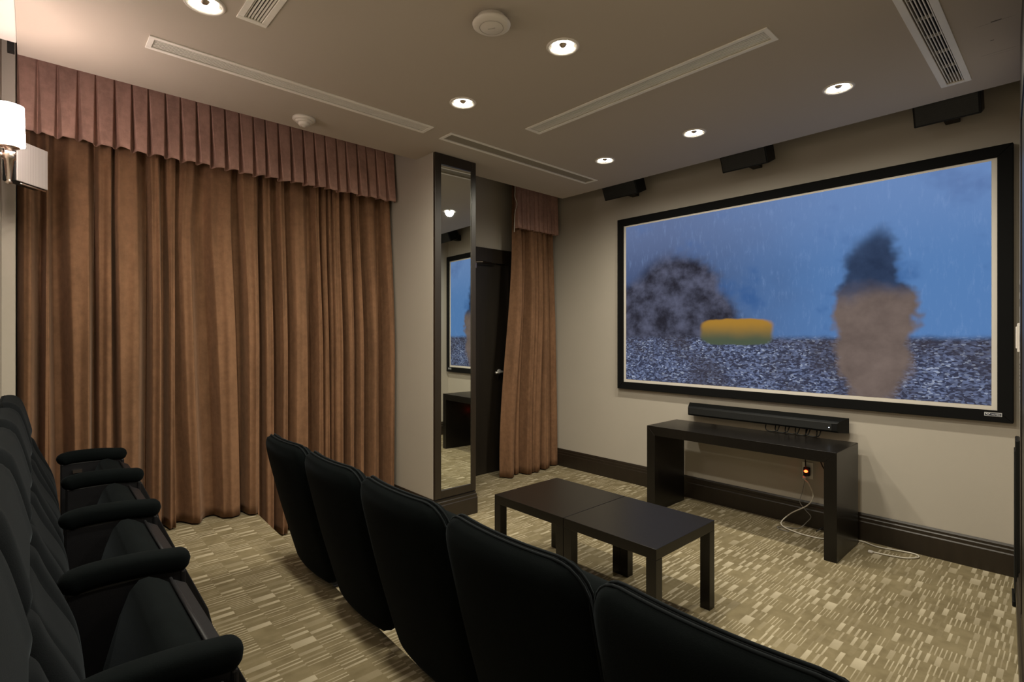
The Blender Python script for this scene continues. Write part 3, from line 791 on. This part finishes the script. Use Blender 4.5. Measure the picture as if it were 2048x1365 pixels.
# ------------------------------------------------------------------ rear row on the platform
def rear_seat(last=False):
    t = thing('theatre_seat', 'rear', 'seat', (0, 0, PZ), 0, 'rear row of cinema seats')
    # heights are above the platform, x is measured from the row line
    low = [(.040, .40), (.022, .50), (-.006, .60), (-.034, .68), (-.054, .745)]
    head = [(-.046, .715), (-.060, .78), (-.076, .85), (-.092, .905), (-.103, .935)]
    def wings(u, v): return .008*smooth(.50, .74, abs(u)) - .018*math.exp(-((abs(u)-.52)/.07)**2) + .018*math.exp(-((v-.42)/.22)**2)*(1-u*u)
    pad('back_cushion', VELV2, t, low, .238, .05, .05, .042, .045, 1, extra=wings, nu=36)
    pad('headrest', VELV2, t, head, .238, .05, .085, .050, .055, 1, extra=lambda u, v: .004*smooth(.55, .8, abs(u)), nu=30)
    pad('back_shell', SEATP, t, [(.036, .36), (.018, .50), (-.012, .62), (-.048, .76), (-.074, .88), (-.093, .94)], .24, .05, .085, .006, .02, -1)
    cu = [(.085, .27), (.100, .34), (.120, .42), (.146, .515), (.166, .568), (.186, .592), (.206, .594), (.228, .583), (.250, .566), (.268, .46), (.285, .32), (.20, .26)]
    obj('seat_cushion', extrude_y(bmesh.new(), cu, -.232, .232, .022), VELVET, t, True)
    pan = [(.253, .567), (.262, .566), (.288, .550), (.345, .415), (.362, .34), (.352, .30), (.292, .30), (.272, .45)]
    p = obj('seat_pan', extrude_y(bmesh.new(), pan, -.228, .228, .006, 2), SEATP, t, bevel=.003)
    bm = bmesh.new(); tube(bm, [(.254, -.226, .570), (.254, .226, .570)], .0045, 8); obj('piping', bm, SEATP, p, True)
    obj('hinge_bolt', lathe(bmesh.new(), [(.010, -.006), (.010, .004), (.005, .006)], .075, -.205, 12), NICKEL, t, True)
    for s in ((-1, 1) if last else (-1,)):
        y = s*.2775
        a = catmull([(.020, y, .590), (.040, y, .602), (.075, y, .609), (.13, y, .610), (.19, y, .607), (.245, y, .600), (.290, y, .596)], 8)
        bm = bmesh.new(); tube(bm, a, .031, 20, ry=.030, power=2.7, ends=.03); ar = obj('armrest', bm, VELVET, t, True)
        boxo('side_panel', SEATP, t, .03, .27, y-.020, y+.020, .05, .585, bevel=.006)
        boxo('panel_trim', SEATP, t, .262, .276, y-.024, y+.024, .30, .575, bevel=.005)
        boxo('foot_plate', SEATP, t, .02, .29, y-.03, y+.03, 0, .05, bevel=.004)
        boxo('bracket', NICKEL, t, .075, .11, y-.026*s-.004, y-.026*s+.004, .535, .55)
    return t
RY = [.825, 1.37, 1.92, 2.475, 3.036]
RLB = ['rear-row black cinema seat nearest the entry side, seat folded up', 'rear-row black cinema seat with folded cushion, second from the entry side',
       'rear-row black cinema seat with folded cushion in the middle of the row', 'rear-row black cinema seat with folded cushion, second from the curtain', 'rear-row black cinema seat beside the stage curtain, folded up']
pr = rear_seat()
for k, y in enumerate(RY):
    o = pr if k == 0 else (rear_seat(True) if k == 4 else copy_tree(pr))
    o.location = (.004, y, PZ); o['label'] = RLB[k]
    for ch in o.children:      # the arms and tip-up seats stand a little further out towards the curtain
        if not ch.name.startswith(('back', 'head')): ch.location.x += .032*(y-1.0)

# ------------------------------------------------------------------ wall sconce and surround speaker on the back wall
SCX, SCY = -.072, 3.05
t = thing('wall_sconce', 'lit wall sconce with white drum shade on nickel stem', 'lamp', (SCX, SCY, 2.205))
def dring(r, z, seg=40, back=XB-SCX+.004):
    return [(max(back, r*math.cos(2*math.pi*k/seg)), r*math.sin(2*math.pi*k/seg), z) for k in range(seg)]
bm = bmesh.new(); prev = None
for r, z in ((.052, .0), (.050, .08), (.048, .165)):
    ring = [bm.verts.new(p) for p in dring(r, z)]
    if prev:
        for k in range(40): bm.faces.new((prev[k], prev[(k+1) % 40], ring[(k+1) % 40], ring[k]))
    prev = ring
o = obj('lamp_shade', bm, SHADE, t, True); sl = o.modifiers.new('t', 'SOLIDIFY'); sl.thickness = .002
obj('bulb', lathe(bmesh.new(), [(.0, .04), (.010, .045), (.012, .07), (.024, .10), (.026, .12), (.018, .14), (.0, .148)], 0, 0, 20, False), emis('sconce_bulb', (1, .85, .72), 20), t, True)
obj('drip_cup', lathe(bmesh.new(), [(.010, -.020), (.034, -.012), (.036, -.008), (.030, -.006), (.012, -.004)], 0, 0, 28), NICKEL, t, True)
obj('stem', lathe(bmesh.new(), [(.004, -.165), (.012, -.160), (.007, -.150), (.008, -.145), (.016, -.065), (.022, -.060), (.022, -.030), (.014, -.026), (.012, .045)], 0, 0, 24), NICKEL, t, True)
boxo('wall_plate', NICKEL, t, XB-SCX+.001, XB-SCX+.012, -.03, .03, -.13, .0, bevel=.004)
bm = bmesh.new(); tube(bm, [(XB-SCX+.006, 0, -.05), (-.01, 0, -.045)], .009, 10); obj('arm', bm, NICKEL, t, True)
ld = bpy.data.lights.new('sconce_light', 'POINT'); ld.energy = SCONCE_W; ld.color = SCONCE_COL; ld.shadow_soft_size = .03
lo = bpy.data.objects.new('sconce_light', ld); link(lo, t); lo.location = (.006, 0, .135)

t = thing('surround_speaker', 'small box speaker with ribbed pale grille behind the sconce', 'speaker', (-.050, 3.47, 2.225), R(-40))
boxo('cabinet', BLACKP, t, -.0, .062, -.085, .085, -.10, .095, bevel=.006)
bm = bmesh.new(); box(bm, .063, .070, -.086, .086, -.098, .096); obj('grille', bm, GRILLE, t, bevel=.003)
bm = bmesh.new(); tube(bm, catmull([(.07, -.07, -.108), (.085, -.02, -.113), (.085, .03, -.113), (.07, .07, -.108)]), .004, 8); obj('lower_rail', bm, NICKEL, t, True)
boxo('wall_mount', BLACKP, t, -.03, .0, -.03, .03, -.04, .04)

# ------------------------------------------------------------------ things on the entry-side wall
def on_wall(name, label, cat, x, z):
    return thing(name, label, cat, (x, yr(x), z), ang)
t = on_wall('thermostat', 'white wall control plate on the entry-side wall beside the screen', 'switch', 3.98, 1.39)
boxo('plate', WHITEP, t, -.06, .06, .001, .012, -.078, .078, bevel=.003)
boxo('cover', WHITEP, t, -.045, .045, .012, .018, -.06, .06, bevel=.004)
for k, (z0, z1) in enumerate(((1.50, 1.70), (1.29, 1.485), (1.06, 1.275))):
    x = 3.70
    t = on_wall('notice_sheet', ['printed notice with columns of black bars, topmost of three', 'printed notice with small framed diagrams, middle of three', 'printed notice with rows of small print, lowest of three'][k], 'notice', x, (z0+z1)/2)
    hh = (z1-z0)/2
    boxo('sheet', PAPER, t, -.20, .20, .001, .003, -hh, hh)
    bm = bmesh.new()
    if k == 0:
        for a in range(9):
            for b in range(2): box(bm, -.17+a*.04, -.158+a*.04, .003, .0036, hh-.07-b*.075, hh-.03-b*.075)
    elif k == 1:
        for a in range(4):
            xx = -.17+a*.09
            box(bm, xx, xx+.07, .003, .0036, .06, .064); box(bm, xx, xx+.07, .003, .0036, -.06, -.056); box(bm, xx, xx+.003, .003, .0036, -.06, .06); box(bm, xx+.067, xx+.07, .003, .0036, -.06, .06); box(bm, xx+.02, xx+.05, .003, .0036, -.02, .02)
    else:
        for a in range(9): box(bm, -.17, .17-.02*(a % 3), .003, .0036, hh-.03-a*.02, hh-.024-a*.02)
    obj('print', bm, INK, t)
t = on_wall('tower_speaker', 'slim black tower speaker standing against the entry-side wall', 'speaker', 3.84, 0)
boxo('cabinet', BLACKP, t, -.10, .07, .002, .022, .022, .86, bevel=.006)
boxo('grille', PERF, t, -.085, .055, .022, .026, .06, .80, bevel=.002)
boxo('base', BLACKP, t, -.11, .08, .021, .034, .0, .03, bevel=.004)
